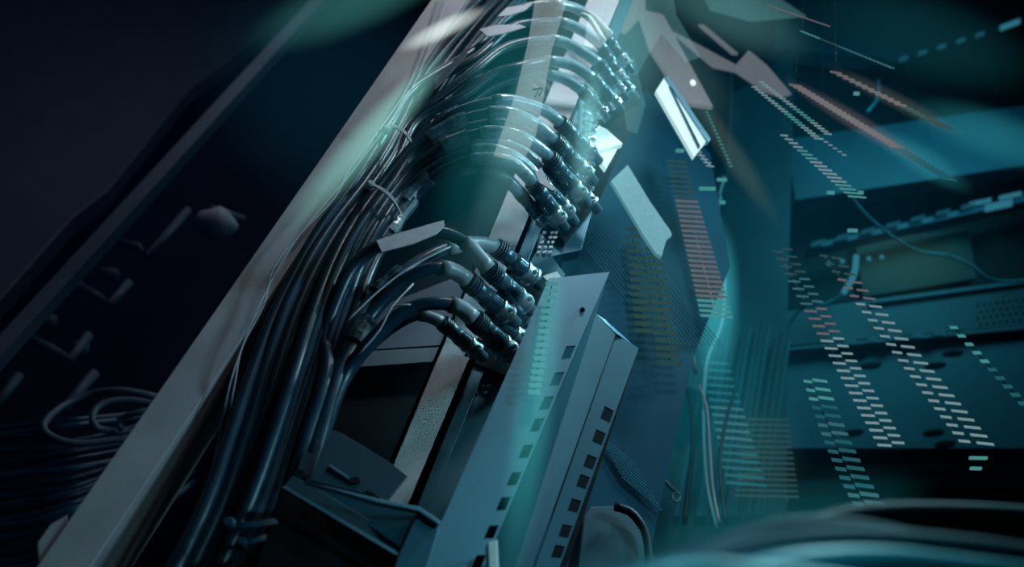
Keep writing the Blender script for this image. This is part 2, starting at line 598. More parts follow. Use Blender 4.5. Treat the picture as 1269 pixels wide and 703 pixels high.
# --- bottom fan
bot = [
    ([(450, 385, .55), (490, 345, .545), (530, 318, .545), (560, 306, .55), (590, 302, .56), (614, 306, .568)], (672, 354, .60), .97,
     'coaxial cable running behind the tagged one to the uppermost plug of the bottom cluster', .35),
    ([(402, 420, .555), (412, 385, .55), (435, 335, .54), (467, 306, .53), (505, 294, .522), (545, 288, .52), (575, 300, .525), (592, 318, .53), (606, 334, .535)], (660, 388, .585), .86,
     'coaxial cable carrying the pale flag tag above the bottom cluster', .20),
    ([(455, 398, .55), (490, 358, .54), (520, 338, .532), (545, 332, .53), (564, 337, .535), (580, 348, .54)], (640, 402, .58), .99,
     'coaxial cable to the left middle plug of the bottom cluster', .28),
    ([(425, 470, .55), (452, 432, .54), (485, 398, .53), (512, 381, .525), (540, 376, .522), (566, 380, .525), (588, 396, .53)], (640, 446, .57), .99,
     'lowest thick coaxial cable with pale sleeve above the plate slot', .26),
    ([(420, 486, .56), (450, 440, .555), (485, 408, .55), (520, 391, .545), (548, 400, .545)], (600, 444, .575), .94,
     'thinner coaxial cable at the lowest left plug of the bottom cluster', .2),
]
for p, c, u, lab, sl in bot:
    coax(p, c, lab, u=u, D=.552, ytop=p[0][1] + 40, sleeve=sl, r=.0050 if 'thinner' not in lab else .0036, cs=1.12 if 'thinner' not in lab else .85, sm='grey_jacket', mk={.35: (.72, .80), .2: None, .20: None, .28: (.66, .74)}.get(sl))
# short plugs behind without a visible cable
for (a, b, lab) in [((622, 374, .57), (668, 404, .60), 'short bare metal coaxial plug between the tagged plug and the perforated plate'),
                    ((604, 392, .57), (656, 426, .60), 'short bare metal coaxial plug half hidden in the bottom cluster'),
                    ((700, 214, .585), (742, 262, .61), 'short bare metal coaxial plug at the right edge of the middle cluster'),
                    ((744, 70, .59), (790, 124, .62), 'short bare metal coaxial plug behind the top fan')]:
    A = pt(*a)
    o = empty('coaxial_plug', A)
    tag(o, lab, 'connector')
    connector(o, A, pt(*b), .95)

# the two bright cut cable ends near the top
for i, (a, b) in enumerate([((733, 18), (757, 42)), ((730, 22), (748, 50))]):
    c = cable('bright_cable_end', [(a[0] - 10, a[1] - 4, .56), (a[0], a[1], .56), ((a[0] + b[0]) / 2, (a[1] + b[1]) / 2 - 1, .56), (b[0], b[1], .56)], .0030, M['film'])
    tag(c, ['upper of two short bright cable ends at top centre', 'lower of two short bright cable ends at top centre'][i], 'cable')

# thin white twine along the bundle's left edge
for i, dx in enumerate((0, 6)):
    c = cable('twine', [(556 - dx, -10, .55), (532 - dx, 60, .55), (510 - dx, 110, .55), (478 - dx, 158, .548), (440 - dx, 208, .548), (408 + dx, 246, .548), (372, 290, .548), (345 - dx, 332, .548), (320 + dx, 380, .55), (300, 430, .55), (284 + dx, 480, .552), (268 + dx, 560, .575), (235, 700, .60)],
              .0006, M['tie'])
    tag(c, ['pale thin twine on the left edge of the bundle', 'second pale twine just inside the first on the bundle'][i], 'twine')

# cable ties
def tie(pts, r, head, label, m='tie'):
    t = empty('cable_tie', pt(*pts[0]))
    tag(t, label, 'cable tie')
    w = wpath(pts, 4)
    bm = bmesh.new()
    # flat strap : tube squashed
    n = len(w)
    prev = None
    for i in range(n):
        tg = (w[min(i + 1, n - 1)] - w[max(i - 1, 0)]).normalized()
        sd = tg.cross(Vector((0, 1, 0))).normalized()
        q = tg.cross(sd).normalized()
        ring = [bm.verts.new(w[i] + sd * r * a + q * r * .35 * b) for a, b in ((-1, -1), (1, -1), (1, 1), (-1, 1))]
        if prev:
            for k_ in range(4):
                bm.faces.new((prev[k_], prev[(k_ + 1) % 4], ring[(k_ + 1) % 4], ring[k_]))
        else:
            bm.faces.new(ring)
        prev = ring
    bm.faces.new(list(reversed(prev)))
    link('strap', bm, M[m], t)
    if head:
        h = pt(*head)
        link('tie_head', lathe_bm(h - Vector((0, .003, 0)), h + Vector((0, .004, 0)), [(0, r * 1.3), (.2, r * 2.0), (.8, r * 2.0), (1, r * 1.5)], 10), M[m], t)
    return t


tie([(475, 168, .56), (478, 158, .545), (490, 157, .538), (503, 166, .538), (513, 182, .548)], .0018, (479, 160, .541), 'upper pale cable tie around the bundle beside the rail')
tie([(455, 236, .56), (458, 229, .545), (472, 234, .535), (486, 246, .535), (496, 264, .548)], .0018, (459, 229, .540), 'lower pale cable tie around the bundle with a round head')
tie([(278, 652, .535), (300, 652, .528), (340, 647, .53), (352, 644, .54)], .0020, (283, 650, .528), 'dim cable tie at the bottom of the bundle, upper of two', 'jacket2')
tie([(292, 674, .535), (310, 672, .53), (335, 664, .532), (350, 652, .54)], .0016, (299, 674, .528), 'dim cable tie at the bottom of the bundle, lower of two', 'jacket2')

# flag tags and labels
def flag(pix, D, label, thick=.0012, m='tag'):
    o = prism('cable_flag', pix, D, thick, M[m], None, .0003)
    return tag(o, label, 'tag')


flag([(466, 298), (480, 293), (541, 275), (550, 273), (551, 280), (541, 290), (512, 302), (473, 312)], .508, 'pale blank flag tag wrapped on the cable above the bottom cluster')
flag([(594, 36), (612, 31), (643, 30), (652, 33), (625, 41), (604, 45)], .535, 'pale grey flag tag lying across the cables at the top of the bundle')
flag([(616, 20), (628, 9), (660, 4), (650, 13), (630, 19)], .545, 'pale curled tag on the topmost cable arch')
flag([(538, 98), (580, 58), (585, 60), (574, 74), (540, 110)], .548, 'narrow blue grey strip tag among the upper bundle cables', m='jacket2')
flag([(663, 214), (671, 207), (677, 222), (690, 235), (684, 236), (668, 226)], .512, 'small torn tag standing between the plugs of the middle cluster')


# thin strings across the bottom cluster
for i, p in enumerate([[(430, 398, .53), (470, 360, .525), (510, 330, .522), (558, 306, .522)], [(444, 440, .53), (470, 410, .525), (486, 380, .522), (512, 352, .522)], [(484, 382, .525), (500, 378, .52), (512, 378, .522)]]):
    c = cable('lacing_cord', p, .0007, M['tie'])
    tag(c, ['pale lacing cord along the cable under the flag tag', 'pale lacing cord crossing the lower cables of the bottom fan', 'short pale cord end at the lowest thick cable'][i], 'cord')

# ------------------------------------------------------------------ connector panels (dark, lettered)
P1 = empty('connector_panel', pt(600, 470, .63))
tag(P1, 'dark connector panel with white markings behind the lower plugs', 'panel')
prism('face', [(672, 300), (700, 340), (560, 650), (505, 640), (585, 440)], .625, .012, M['plate2'], P1)
prism('jack_plate', [(610, 330), (700, 345), (640, 470), (560, 440)], .612, .012, M['black'], P1)
for r_ in range(4):
    for c_ in range(3):
        x, y = 600 - r_ * 5 + c_ * 8, 462 + r_ * 8
        x += random.uniform(-1.5, 1.5)
        k_ = random.uniform(1.2, 2.6)
        prism('marking', [(x - k_, y - 1.2), (x + k_, y - 1.6), (x + k_ - .4, y + 1.0), (x - k_, y + 1.4)], .6235, .001, M['white_text'], P1, 0)
P2 = empty('connector_panel', pt(690, 290, .64))
tag(P2, 'dark connector panel with white markings right of the middle plugs', 'panel')
prism('face', [(668, 268), (760, 170), (720, 310), (664, 322)], .632, .012, M['plate2'], P2)
prism('jack_plate', [(668, 268), (760, 150), (800, 120), (748, 235), (700, 300)], .624, .012, M['black'], P2)
for r_ in range(5):
    for c_ in range(3):
        x, y = 676 - r_ * 2 + c_ * 7, 288 + r_ * 6
        x += random.uniform(-1.5, 1.5)
        k_ = random.uniform(1.2, 2.6)
        prism('marking', [(x - k_, y - 1.2), (x + k_, y - 1.6), (x + k_ - .4, y + 1.0), (x - k_, y + 1.4)], .6225, .001, M['white_text'], P2, 0)

# ------------------------------------------------------------------ perforated brackets
def lerp2(a, b, t):
    return (a[0] + (b[0] - a[0]) * t, a[1] + (b[1] - a[1]) * t)


def perforated(name, TL, TR, BR, BL, D, holes, u0, u1, thick, m, parent, Ds=None):
    """flat strip with square holes; holes = list of (v0,v1) along the length"""
    vs = [0.0]
    for a, b in holes:
        vs += [a, b]
    vs.append(1.0)
    hs = {(a, b) for a, b in holes}
    us = [0, u0, u1, 1]
    bm = bmesh.new()
    D0, D1 = Ds if Ds else (D, D)
    W_TL, W_TR, W_BR, W_BL = pt(*TL, D0), pt(*TR, D1), pt(*BR, D1), pt(*BL, D0)
    gv = [[bm.verts.new((W_TL.lerp(W_BL, v)).lerp(W_TR.lerp(W_BR, v), u)) for u in us] for v in vs]
    for j in range(len(vs) - 1):
        for i in range(3):
            if i == 1 and (vs[j], vs[j + 1]) in hs:
                continue
            bm.faces.new((gv[j][i], gv[j][i + 1], gv[j + 1][i + 1], gv[j + 1][i]))
    o = link(name, bm, m, parent)
    s = o.modifiers.new('solid', 'SOLIDIFY')
    s.thickness = thick
    s.offset = 0
    return o


def hole_list(TR, BR, ys, hh, n, D):
    """convert pixel rows on the right edge to world fractions"""
    a, b = pt(*TR, D), pt(*BR, D)
    out = []
    for y in ys:
        f = []
        for yy in (y - hh, y + hh):
            # solve along the edge
            lo, hi = 0.0, 1.0
            for _ in range(40):
                mid_ = (lo + hi) / 2
                p = a.lerp(b, mid_) - CAM
                z = p.dot(fwd)
                py = H / 2 - F * p.dot(U_) / z
                if py < yy:
                    lo = mid_
                else:
                    hi = mid_
            f.append(lo)
        out.append(tuple(f))
    return out


B1 = empty('perforated_bracket', pt(620, 600, .52))
tag(B1, 'pale blue grey steel bracket with a row of square holes, right of the lower plugs', 'bracket')
TL, TR, BR, BL = (680, 346), (755, 338), (584, 740), (506, 740)
ys = [437, 470, 500, 527, 560, 594, 625, 660, 697]
hl = hole_list(TR, BR, ys, 8.2, 9, .515)
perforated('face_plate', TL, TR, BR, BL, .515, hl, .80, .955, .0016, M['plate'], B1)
# screw hole
link('screw', lathe_bm(pt(722, 384, .512), pt(722, 384, .516), [(0, .0012), (.6, .002), (1, .002)], 12), M['black'], B1)
prism('top_lip', [(672, 342), (690, 336), (697, 345), (680, 350)], .53, .01, M['film'], B1)
# back web folding away on the right
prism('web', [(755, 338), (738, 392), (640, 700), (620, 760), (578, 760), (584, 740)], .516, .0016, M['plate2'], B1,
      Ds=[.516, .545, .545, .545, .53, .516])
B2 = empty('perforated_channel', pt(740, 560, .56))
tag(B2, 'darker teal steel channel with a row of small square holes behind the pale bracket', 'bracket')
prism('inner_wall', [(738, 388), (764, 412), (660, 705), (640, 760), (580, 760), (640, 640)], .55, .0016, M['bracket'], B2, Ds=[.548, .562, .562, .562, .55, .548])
prism('top_cap', [(738, 388), (750, 396), (791, 433), (764, 414)], .555, .003, M['plate'], B2, Ds=[.548, .555, .57, .562])
TL, TR, BR, BL = (764, 414), (791, 433), (680, 740), (650, 740)
ys = [519, 547, 577, 601, 630, 661, 686]
hl = hole_list(TR, BR, ys, 7.5, 7, .565)
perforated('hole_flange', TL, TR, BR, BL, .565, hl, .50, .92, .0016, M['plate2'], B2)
prism('back_wall', [(745, 430), (791, 436), (690, 740), (655, 740)], .585, .002, M['black'], B2)

# pale standing clip at the foot of the bracket
o = prism('clip', [(604, 672), (617, 668), (619, 710), (606, 714)], .50, .006, M['film'], None, .001)
tag(o, 'small bright clip standing on the bottom hole of the pale bracket', 'clip')

# ------------------------------------------------------------------ folded tray at bottom left
T = empty('folded_tray', pt(440, 640, .52))
tag(T, 'dark teal folded metal tray with slotted tab at bottom centre left', 'tray')
tab = [(385, 596), (405, 545)] + [(408 + 6 * (1 - math.cos(a)) + 0, 545 - 12 * math.sin(a)) for a in (.5, 1.0, 1.5)] + [(425, 538), (486, 575), (505, 590), (478, 625), (468, 616)]
prism('tab', tab, .535, .002, M['bracket'], T, .0004)
for q in ([(408, 577), (432, 592), (430, 596), (406, 581)], [(432, 592), (443, 591), (447, 597), (440, 600), (430, 596)], [(455, 607), (466, 613), (464, 617), (453, 610)]):
    prism('slot', q, .5335, .002, M['black'], T, 0)
prism('slot_edge', [(407, 577), (410, 576), (434, 592), (432, 594)], .533, .001, M['plate'], T, 0)
prism('rear_wing', [(376, 558), (391, 566), (384, 588), (366, 592)], .54, .002, M['bracket'], T)
prism('wing_hole', [(366, 582), (378, 583), (374, 596), (363, 590)], .538, .002, M['black'], T, 0)
prism('front_edge', [(352, 602), (362, 590), (380, 598), (505, 672), (492, 688)], .52, .002, M['bracket'], T, .0004)
prism('gusset', [(378, 598), (519, 630), (496, 678)], .515, .003, M['plate2'], T, .0004, Ds=[.53, .515, .515])
prism('rim', [(376, 596), (470, 618), (520, 628), (547, 646), (543, 650), (518, 633), (468, 623)], .508, .004, M['plate'], T, .0005)
prism('end_wall', [(519, 632), (546, 648), (512, 760), (470, 760), (494, 688)], .512, .006, M['plate2'], T, .0004)
prism('lower_edge', [(350, 604), (353, 602), (496, 686), (492, 689)], .514, .003, M['plate'], T, 0)
prism('under_side', [(350, 606), (492, 690), (472, 760), (300, 760), (325, 680)], .53, .03, M['void'], T)

# dark recess panel behind the tray and lower cables
o = prism('rear_panel', [(440, 330), (600, 250), (560, 460), (470, 640), (380, 640), (330, 740), (300, 740)], .72, .02, M['black'], None)
tag(o, 'dark flat rear panel seen between the bundle and the speckled rail', 'panel')
o = prism('rack_shelf', [(440, 436), (580, 428), (572, 446), (432, 456)], .70, .02, M['bracket'], None)
tag(o, 'dark teal shelf edge behind the bottom coaxial cables', 'shelf')
o = prism('rack_unit', [(470, 380), (600, 330), (580, 426), (450, 434)], .71, .02, M['side'], None)
tag(o, 'blue grey rack unit behind the bottom coaxial cables', 'rack unit')

# ------------------------------------------------------------------ ribbed dark panel, centre right
G = empty('ribbed_panel', pt(780, 450, .75))
tag(G, 'black panel with fine diagonal ribs right of the brackets', 'panel')
prism('face', [(700, 300), (760, 190), (800, 110), (880, 190), (905, 330), (860, 440), (815, 640), (800, 720), (640, 720)], .74, .02, M['ribbed'], G)
bm = bmesh.new()
for i in range(16):
    x, y = 706 + i * 5.0, 262 + i * .2
    box_between(pt(x, y + 20, .735), pt(x + 115, y + 165, .735), Vector((1, 0, 0)), .0007, .0005, bm)
link('ribs', bm, M['rib'], G)
bm = bmesh.new()
for i in range(9):
    x, y = 738 + i * 4, 545 + i * 7
    box_between(pt(x, y - 10, .735), pt(x + 50, y + 32, .735), Vector((1, 0, 0)), .0010, .0010, bm)
link('lower_ribs', bm, M['rib'], G)
o = prism('curved_cover', [(712, 720), (722, 640), (730, 627), (760, 626), (785, 638), (800, 660), (806, 720)], .66, .03, M['bracket'], None, .002)
tag(o, 'dark teal rounded cover at the bottom right of the perforated channel', 'cover')
c = cable('black_hose', [(762, 628, .65), (780, 634, .65), (793, 648, .65), (802, 668, .65), (806, 720, .65)], .0035, M['jacket3'])
tag(c, 'black hose curving around the rounded cover', 'hose')

# ------------------------------------------------------------------ side panel with hanging wires, right of centre
S = empty('side_panel', pt(910, 450, 1.1))
tag(S, 'blue teal side panel behind the hanging wires in the centre right', 'panel')
prism('sheet', [(905, 120), (985, 60), (975, 440), (975, 760), (780, 760), (850, 430), (890, 300)], 1.15, .02, M['side'], S)
for i in range(13):
    x = 846 + i * 9
    h = random.uniform(0, 60)
    prism('flute', [(x + 34 - i, 395 + h * .5), (x + 38 - i, 395 + h * .5), (x - 6 + random.uniform(-8, 8), 640), (x - 11, 640)], 1.135, .004, M['side' if i % 3 else 'plate2'], S, 0)
o = prism('bright_edge_sheet', [(850, 430), (886, 330), (896, 300), (905, 360), (880, 470), (866, 486), (838, 470)], 1.05, .004, M['plate2'], None)
tag(o, 'teal folded sheet with a bright left edge in the centre right', 'sheet')
wires = [([(893, 300, .95), (898, 340, .95), (895, 400, .95), (876, 450, .95), (872, 520, .95), (876, 600, .95), (890, 660, .95)], .0024, 'cyan_wire', 'bright cyan wire hanging in an S beside the striped strip'),
         ([(866, 478, .94), (876, 505, .94), (880, 560, .94), (884, 610, .94), (892, 650, .94)], .0018, 'grey_jacket', 'thin pale wire forking off the bright hanging wire'),
         ([(836, 462, .96), (850, 480, .96), (857, 510, .96), (858, 560, .96), (852, 610, .96), (848, 650, .96)], .0030, 'jacket3', 'dark hanging cable left of the bright wire'),
         ([(912, 480, .96), (900, 520, .96), (892, 570, .96), (896, 620, .96), (900, 650, .96)], .0022, 'jacket3', 'dark thin wire right of the bright wire'),
         ([(850, 426, .93), (858, 440, .93), (862, 462, .93)], .0030, 'grey_jacket', 'short pale curved wire end above the dark hanging cable'),
         ([(906, 90, .95), (905, 130, .95), (902, 180, .95), (898, 230, .95), (884, 270, .95)], .0024, 'fg_dark', 'dim blue cable hanging from the top right of centre')]
for p, r, m_, lab in wires:
    tag(cable('hanging_wire', p, r, M[m_]), lab, 'wire')
Z = empty('latch_hook', pt(820, 600, .9))
tag(Z, 'small pale hook latch at the lower centre right', 'hook')
link('arm', tube_bm([pt(806, 576, .9), pt(822, 594, .9), pt(838, 612, .9)], .0022, 8), M['grey_jacket'], Z, smooth=True)
hang(Z, pt(806.5, 576.5, .9))
link('eye', tube_bm([pt(838 + 5 * math.cos(a), 616 + 6 * math.sin(a), .9) for a in [i * PI / 5 for i in range(11)]], .0012, 8), M['grey_jacket'], Z, smooth=True)
EC = empty('clip_strip', pt(810, 580, .885))
tag(EC, 'slanting strip of tiny pale edge clips at lower centre right', 'clip strip')
prism('strip', [(828, 508), (833, 508), (786, 664), (781, 664)], .885, .003, M['side'], EC, 0)
hang(EC, pt(830.5, 509, .8865))
for i in range(7):
    y = 520 + i * 22
    x = 826 - i * 7
    o = prism('edge_clip', [(x, y), (x + 5, y - 10), (x + 7, y - 8), (x + 2, y + 4)], .88, .004, M['grey_jacket'], EC, 0)
# dark device body with round knob near (880,250)
o = link('dark_plug', lathe_bm(pt(893, 218, .93), pt(876, 278, .93), [(0, .006), (.1, .012), (.5, .012), (.55, .017), (.8, .017), (.85, .010), (1, .008)], 18), M['jacket'], smooth=False)
tag(o, 'dark cable plug hanging at the end of the dim blue cable', 'plug')

# sheets in the centre, emissive to paint streaks of light
def sheet(pix, D, m, label, thick=.004, es=None):
    o = prism('sheet', pix, D, thick, m, None, .0005)
    hang(o, pt((pix[0][0] + pix[1][0]) / 2, (pix[0][1] + pix[1][1]) / 2 + 1, D + thick / 2))
    return tag(o, label, 'sheet')


M['glow_teal'] = mat('glow_teal_sheet', (30, 80, 92), .6, 0, .25, 160, .3, 300, emis=(96, 160, 172), es=.55)  # emission paints bright teal light into the sheet
M['glow_white'] = mat('glow_white_sheet', (150, 170, 170), .5, 0, .15, 100, .2, 200, emis=(190, 232, 230), es=.75)  # own emission stands for bright white patches of light
M['glow_grey'] = mat('glow_grey_sheet', (90, 90, 95), .6, 0, .15, 100, 0, 200, emis=(120, 122, 128), es=.55)  # grey streaks of light put into emission
sheet([(757, 224), (778, 204), (806, 250), (831, 286), (833, 291), (826, 297), (820, 318), (813, 314), (800, 296)], .62, M['glow_teal'], 'teal tilted light painted as a glowing panel with a torn lower corner right of the middle plugs')
LP = empty('glow_panel', pt(845, 140, .64))  # made-up panel whose emission paints a bright patch of light
tag(LP, 'bright white tilted light painted as a glowing panel with a dark centre line, top right of centre', 'painted light')
prism('streak', [(813, 112), (824, 95), (872, 170), (879, 172), (872, 178), (866, 186), (860, 194)], .64, .006, M['glow_white'], LP)
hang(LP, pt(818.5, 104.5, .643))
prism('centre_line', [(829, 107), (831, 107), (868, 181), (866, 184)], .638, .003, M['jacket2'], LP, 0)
prism('glow_panel_edge', [(824, 95), (828, 94), (881, 172), (878, 176)], .637, .006, M['plate'], LP)
sheet([(724, 182), (742, 155), (752, 160), (772, 178), (746, 186)], .60, M['glow_white'], 'bright triangular glowing sheet above its smaller twin beside the middle plugs', .006)  # brightness of the triangle comes from its own emission
sheet([(738, 192), (765, 184), (756, 200), (751, 209)], .60, M['glow_white'], 'smaller bright triangular glowing sheet under the larger one', .006)
sheet([(790, 10), (822, 18), (884, 132), (850, 128), (806, 60)], .72, M['glow_grey'], 'long grey slanted light painted as a glowing sheet above the bright glowing panel', .006)
sheet([(832, 38), (860, 52), (912, 80), (928, 62), (950, 80), (981, 116), (968, 119), (948, 112), (912, 88), (884, 82)], .80, M['glow_grey'], 'grey slanted light painted as a glowing sheet ending in a jagged tip, top right')
sheet([(866, 30), (872, 30), (915, 66), (908, 66)], .82, M['glow_grey'], 'thin grey slanted light painted as a glowing strip beside the jagged glowing sheet')
sheet([(730, -30), (800, -30), (800, 14), (776, 40), (745, 32)], .78, M['glow_grey'], 'pale grey light painted as a glowing panel at the top edge above the cable plugs')

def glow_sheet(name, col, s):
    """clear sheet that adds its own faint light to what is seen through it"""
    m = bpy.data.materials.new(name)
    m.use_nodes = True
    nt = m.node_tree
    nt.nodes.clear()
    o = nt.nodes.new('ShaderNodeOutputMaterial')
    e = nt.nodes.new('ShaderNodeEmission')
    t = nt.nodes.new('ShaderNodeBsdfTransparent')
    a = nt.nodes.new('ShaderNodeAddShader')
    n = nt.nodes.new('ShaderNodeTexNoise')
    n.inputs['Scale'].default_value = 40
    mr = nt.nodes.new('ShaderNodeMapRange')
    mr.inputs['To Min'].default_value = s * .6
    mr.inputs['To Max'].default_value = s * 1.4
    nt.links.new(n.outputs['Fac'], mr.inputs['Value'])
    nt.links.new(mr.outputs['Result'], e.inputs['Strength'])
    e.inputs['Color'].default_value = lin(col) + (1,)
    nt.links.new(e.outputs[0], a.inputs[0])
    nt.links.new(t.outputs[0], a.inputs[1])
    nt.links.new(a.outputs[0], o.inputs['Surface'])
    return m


gs = glow_sheet('streak_glow', (190, 205, 205), .13)  # self-glowing clear sheet that paints the pale streaks of light
GP = empty('glow_strip', pt(660, 100, .498))
tag(GP, 'pale light painted as a see-through glowing strip across the top and middle cable arches', 'glowing strip')
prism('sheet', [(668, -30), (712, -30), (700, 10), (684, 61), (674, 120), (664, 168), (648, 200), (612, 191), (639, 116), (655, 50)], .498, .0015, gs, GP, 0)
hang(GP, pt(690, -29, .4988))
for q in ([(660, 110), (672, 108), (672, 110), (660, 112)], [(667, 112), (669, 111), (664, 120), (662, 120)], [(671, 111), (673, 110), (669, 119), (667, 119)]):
    prism('streak_mark', q, .4975, .0004, M['black'], GP, 0)
gt = glow_sheet('streak_glow_dim', (120, 190, 195), .07)  # weaker self-glow, painting the fainter patches of light
for pix, D_, lab in [([(742, -30), (830, -30), (838, 18), (868, 70), (850, 76), (820, 40), (790, 92), (760, 60)], .60, 'broad pale light painted as a see-through glowing sheet at the top edge right of the cable plugs'),
                     ([(762, 78), (786, 70), (800, 130), (790, 165), (778, 160)], .60, 'narrow light painted as a see-through glowing sheet between the top plugs and the bright glowing panel'),
                     ([(690, 190), (716, 110), (730, 96), (738, 120), (724, 215), (700, 232)], .575, 'pale light painted as a see-through glowing wedge over the jack column'),
                     ([(730, 16), (760, 40), (744, 58), (724, 55)], .54, 'small patch of light painted as a see-through glowing wedge around the two bright cable ends'),
                     ([(860, -30), (925, -30), (1000, 20), (930, 26), (880, 12)], .72, 'pale light painted as a see-through glowing sheet at the top edge, right of the broad one')]:
    o = prism('glow_pane', pix, D_, .0015, gs if D_ < .56 else gt, None, 0)
    tag(o, lab, 'acrylic sheet')  # glowing sheets that paint patches of light
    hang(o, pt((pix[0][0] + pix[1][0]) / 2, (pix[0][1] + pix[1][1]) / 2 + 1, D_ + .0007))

# bright lamp dot
o = link('indicator_lamp', lathe_bm(pt(858, 101, .66), pt(859, 103, .67), [(0, .001), (.3, .0032), (1, .0036)], 14), emi('lamp_white', (230, 250, 250), 1.1), smooth=True)
tag(o, 'tiny bright round lamp on the grey glowing sheet at top right', 'lamp')
# connector tower, brightness painted into its post by emission
TW = empty('jack_tower', pt(730, 170, .6))
tag(TW, 'bright narrow column of metal jacks between the top and middle plugs', 'jack column')
prism('post', [(722, 100), (741, 98), (734, 236), (720, 236)], .605, .01, M['glow_teal'], TW)
for i in range(13):
    y = 112 + i * 10
    x = 734 - i * .5
    link('jack', lathe_bm(pt(x - 9, y, .598), pt(x + 7, y + 1, .598), [(0, .003), (.1, .0046), (.3, .0046), (.35, .0036), (.7, .0036), (.75, .0042), (1, .003)], 12), M['nickel'], TW, smooth=True)

# ------------------------------------------------------------------ server rack on the right
def unit(name, pix, D, m, label, depth=.045):
    r = empty(name, pt(pix[0][0], pix[0][1], D))
    tag(r, label, 'rack unit')
    prism('chassis', pix, D, depth, M[m], r, .001)
    return r


u1 = unit('rack_unit', [(960, -40), (1330, -40), (1330, 0), (1100, 72), (960, 60)], 1.25, 'blue', 'blue topmost rack unit in the upper right corner')
u2 = unit('rack_unit', [(975, 60), (1100, 75), (1330, 2), (1330, 128), (975, 170)], 1.32, 'blue_dark', 'black rack unit with a row of small lights under the topmost unit')
u3 = unit('rack_unit', [(975, 172), (1330, 122), (1330, 196), (985, 248)], 1.22, 'blue', 'blue rack unit between the two black units on the right')
u4 = unit('rack_unit', [(978, 250), (1330, 198), (1330, 338), (965, 384)], 1.34, 'blue_dark', 'black rack unit with a lit ledge and hanging cable on the right')
u5 = unit('rack_unit', [(965, 386), (1330, 338), (1330, 398), (962, 430)], 1.27, 'side', 'dim blue rack unit with a perforated grille on the right')
u6 = unit('rack_unit', [(960, 434), (1330, 402), (1330, 556), (960, 556)], 1.22, 'blue', 'large plain blue rack unit with oval slots on the right')
u7 = unit('rack_unit', [(940, 558), (1330, 558), (1330, 760), (940, 760)], 1.40, 'blue_dark', 'dark open rack bay at the lower right')
prism('ledge', [(1004, 303), (1330, 228), (1330, 236), (1004, 309)], 1.26, .03, M['blue'], u4)
prism('ledge', [(1080, 372), (1330, 340), (1330, 343), (1080, 376)], 1.26, .03, M['blue'], u4)
prism('olive_board', [(1060, 300), (1200, 282), (1210, 345), (1070, 368)], 1.32, .01, M['olive'], u4)
prism('ledge', [(960, 432), (1330, 398), (1330, 402), (960, 436)], 1.20, .03, M['blue'], u6)
prism('ledge', [(1096, 74), (1330, 0), (1330, 4), (1098, 78)], 1.24, .02, M['blue'], u2)
bm = bmesh.new()
for i in range(10):
    for j in range(5):
        x, y = 1212 + i * 8 + (j % 2) * 4, 378 + j * 8 - i * .9
        a = pt(x, y, 1.268)
        lathe_bm(a, a + Vector((0, .003, 0)), [(0, .0028), (1, .0028)], 8, bm)
tag(link('grille_holes', bm, M['black'], u5))
for (x, y) in [(1160, 452), (1182, 437), (1058, 535), (1158, 535), (1172, 549), (1080, 452), (1064, 441)]:
    a = pt(x, y, 1.217)
    bm = bmesh.new()
    fr = [pt(x + 13 * math.cos(t), y + 3 * math.sin(t) - 1.0 * math.cos(t), 1.217) for t in [q * PI / 6 for q in range(12)]]
    link('oval_slot', prism_bm(fr, .004), M['black'], u6)
# small glowing dashes on ledges
led_cy = emi('led_cyan', (60, 150, 175), .5)
led_cd = emi('led_cyan_dim', (40, 120, 145), .3)


def dashes(parent, p0, p1, n, w, D, m, h=2.2, name='led', t0=0):
    for i in range(n):
        t = t0 + i / max(1, n - 1) * (1 - t0)
        x, y = lerp2(p0, p1, t)
        dx, dy = (p1[0] - p0[0]), (p1[1] - p0[1])
        l = math.hypot(dx, dy)
        dx, dy = dx / l * w / 2, dy / l * w / 2
        prism(name, [(x - dx, y - dy - h), (x + dx, y + dy - h), (x + dx, y + dy + h), (x - dx, y - dy + h)], D, .004, m, parent, 0)


dashes(u4, (1015, 300), (1200, 255), 7, 17, 1.25, led_cd)
dashes(u4, (1215, 250), (1290, 234), 3, 28, 1.25, led_cy)
dashes(u4, (1238, 254), (1290, 243), 2, 34, 1.24, led_cy, 4)
dashes(u2, (1120, 72), (1215, 42), 5, 11, 1.22, led_cd)
dashes(u2, (1252, 30), (1290, 16), 2, 26, 1.22, led_cy, 3)
dashes(u6, (1055, 421), (1165, 410), 5, 12, 1.19, led_cd)
dashes(u7, (900, 618), (962, 619), 2, 30, 1.19, led_cd, 1)
for (x, y, r) in [(1028, 325, .0045), (1045, 322, .0045), (1078, 319, .0045), (1094, 317, .0045)]:
    a = pt(x, y, 1.24)
    link('led', lathe_bm(a, a + Vector((0, .006, 0)), [(0, r * .5), (.3, r), (1, r)], 12), led_cy, u4)
o = cable('glowing_tube', [(1061, 318, 1.2), (1060, 332, 1.2), (1056, 346, 1.2), (1046, 362, 1.2)], .006, led_cy)
tag(o, 'short glowing cyan tube hanging in the black rack unit', 'light tube')
o = cable('patch_cable', [(1052, 240, 1.15), (1075, 268, 1.15), (1110, 296, 1.15), (1140, 312, 1.15), (1175, 317, 1.15), (1205, 330, 1.15), (1232, 348, 1.15), (1300, 347, 1.15)], .0026, M['edge'])
tag(o, 'thin blue patch cable drooping across the black rack unit', 'cable')
o = cable('patch_cable', [(985, 390, 1.30), (1000, 380, 1.18), (1025, 376, 1.18), (1044, 364, 1.20)], .002, M['edge'])
tag(o, 'short thin cable below the glowing tube', 'cable')
hang(o, pt(1001, 379.9, 1.18))
o = cable('patch_cable', [(1088, 100, 1.15), (1088, 118, 1.15), (1082, 130, 1.15), (1072, 141, 1.15)], .004, M['edge'])
tag(o, 'short blue cable end crossing the upper slanted light strip', 'cable')
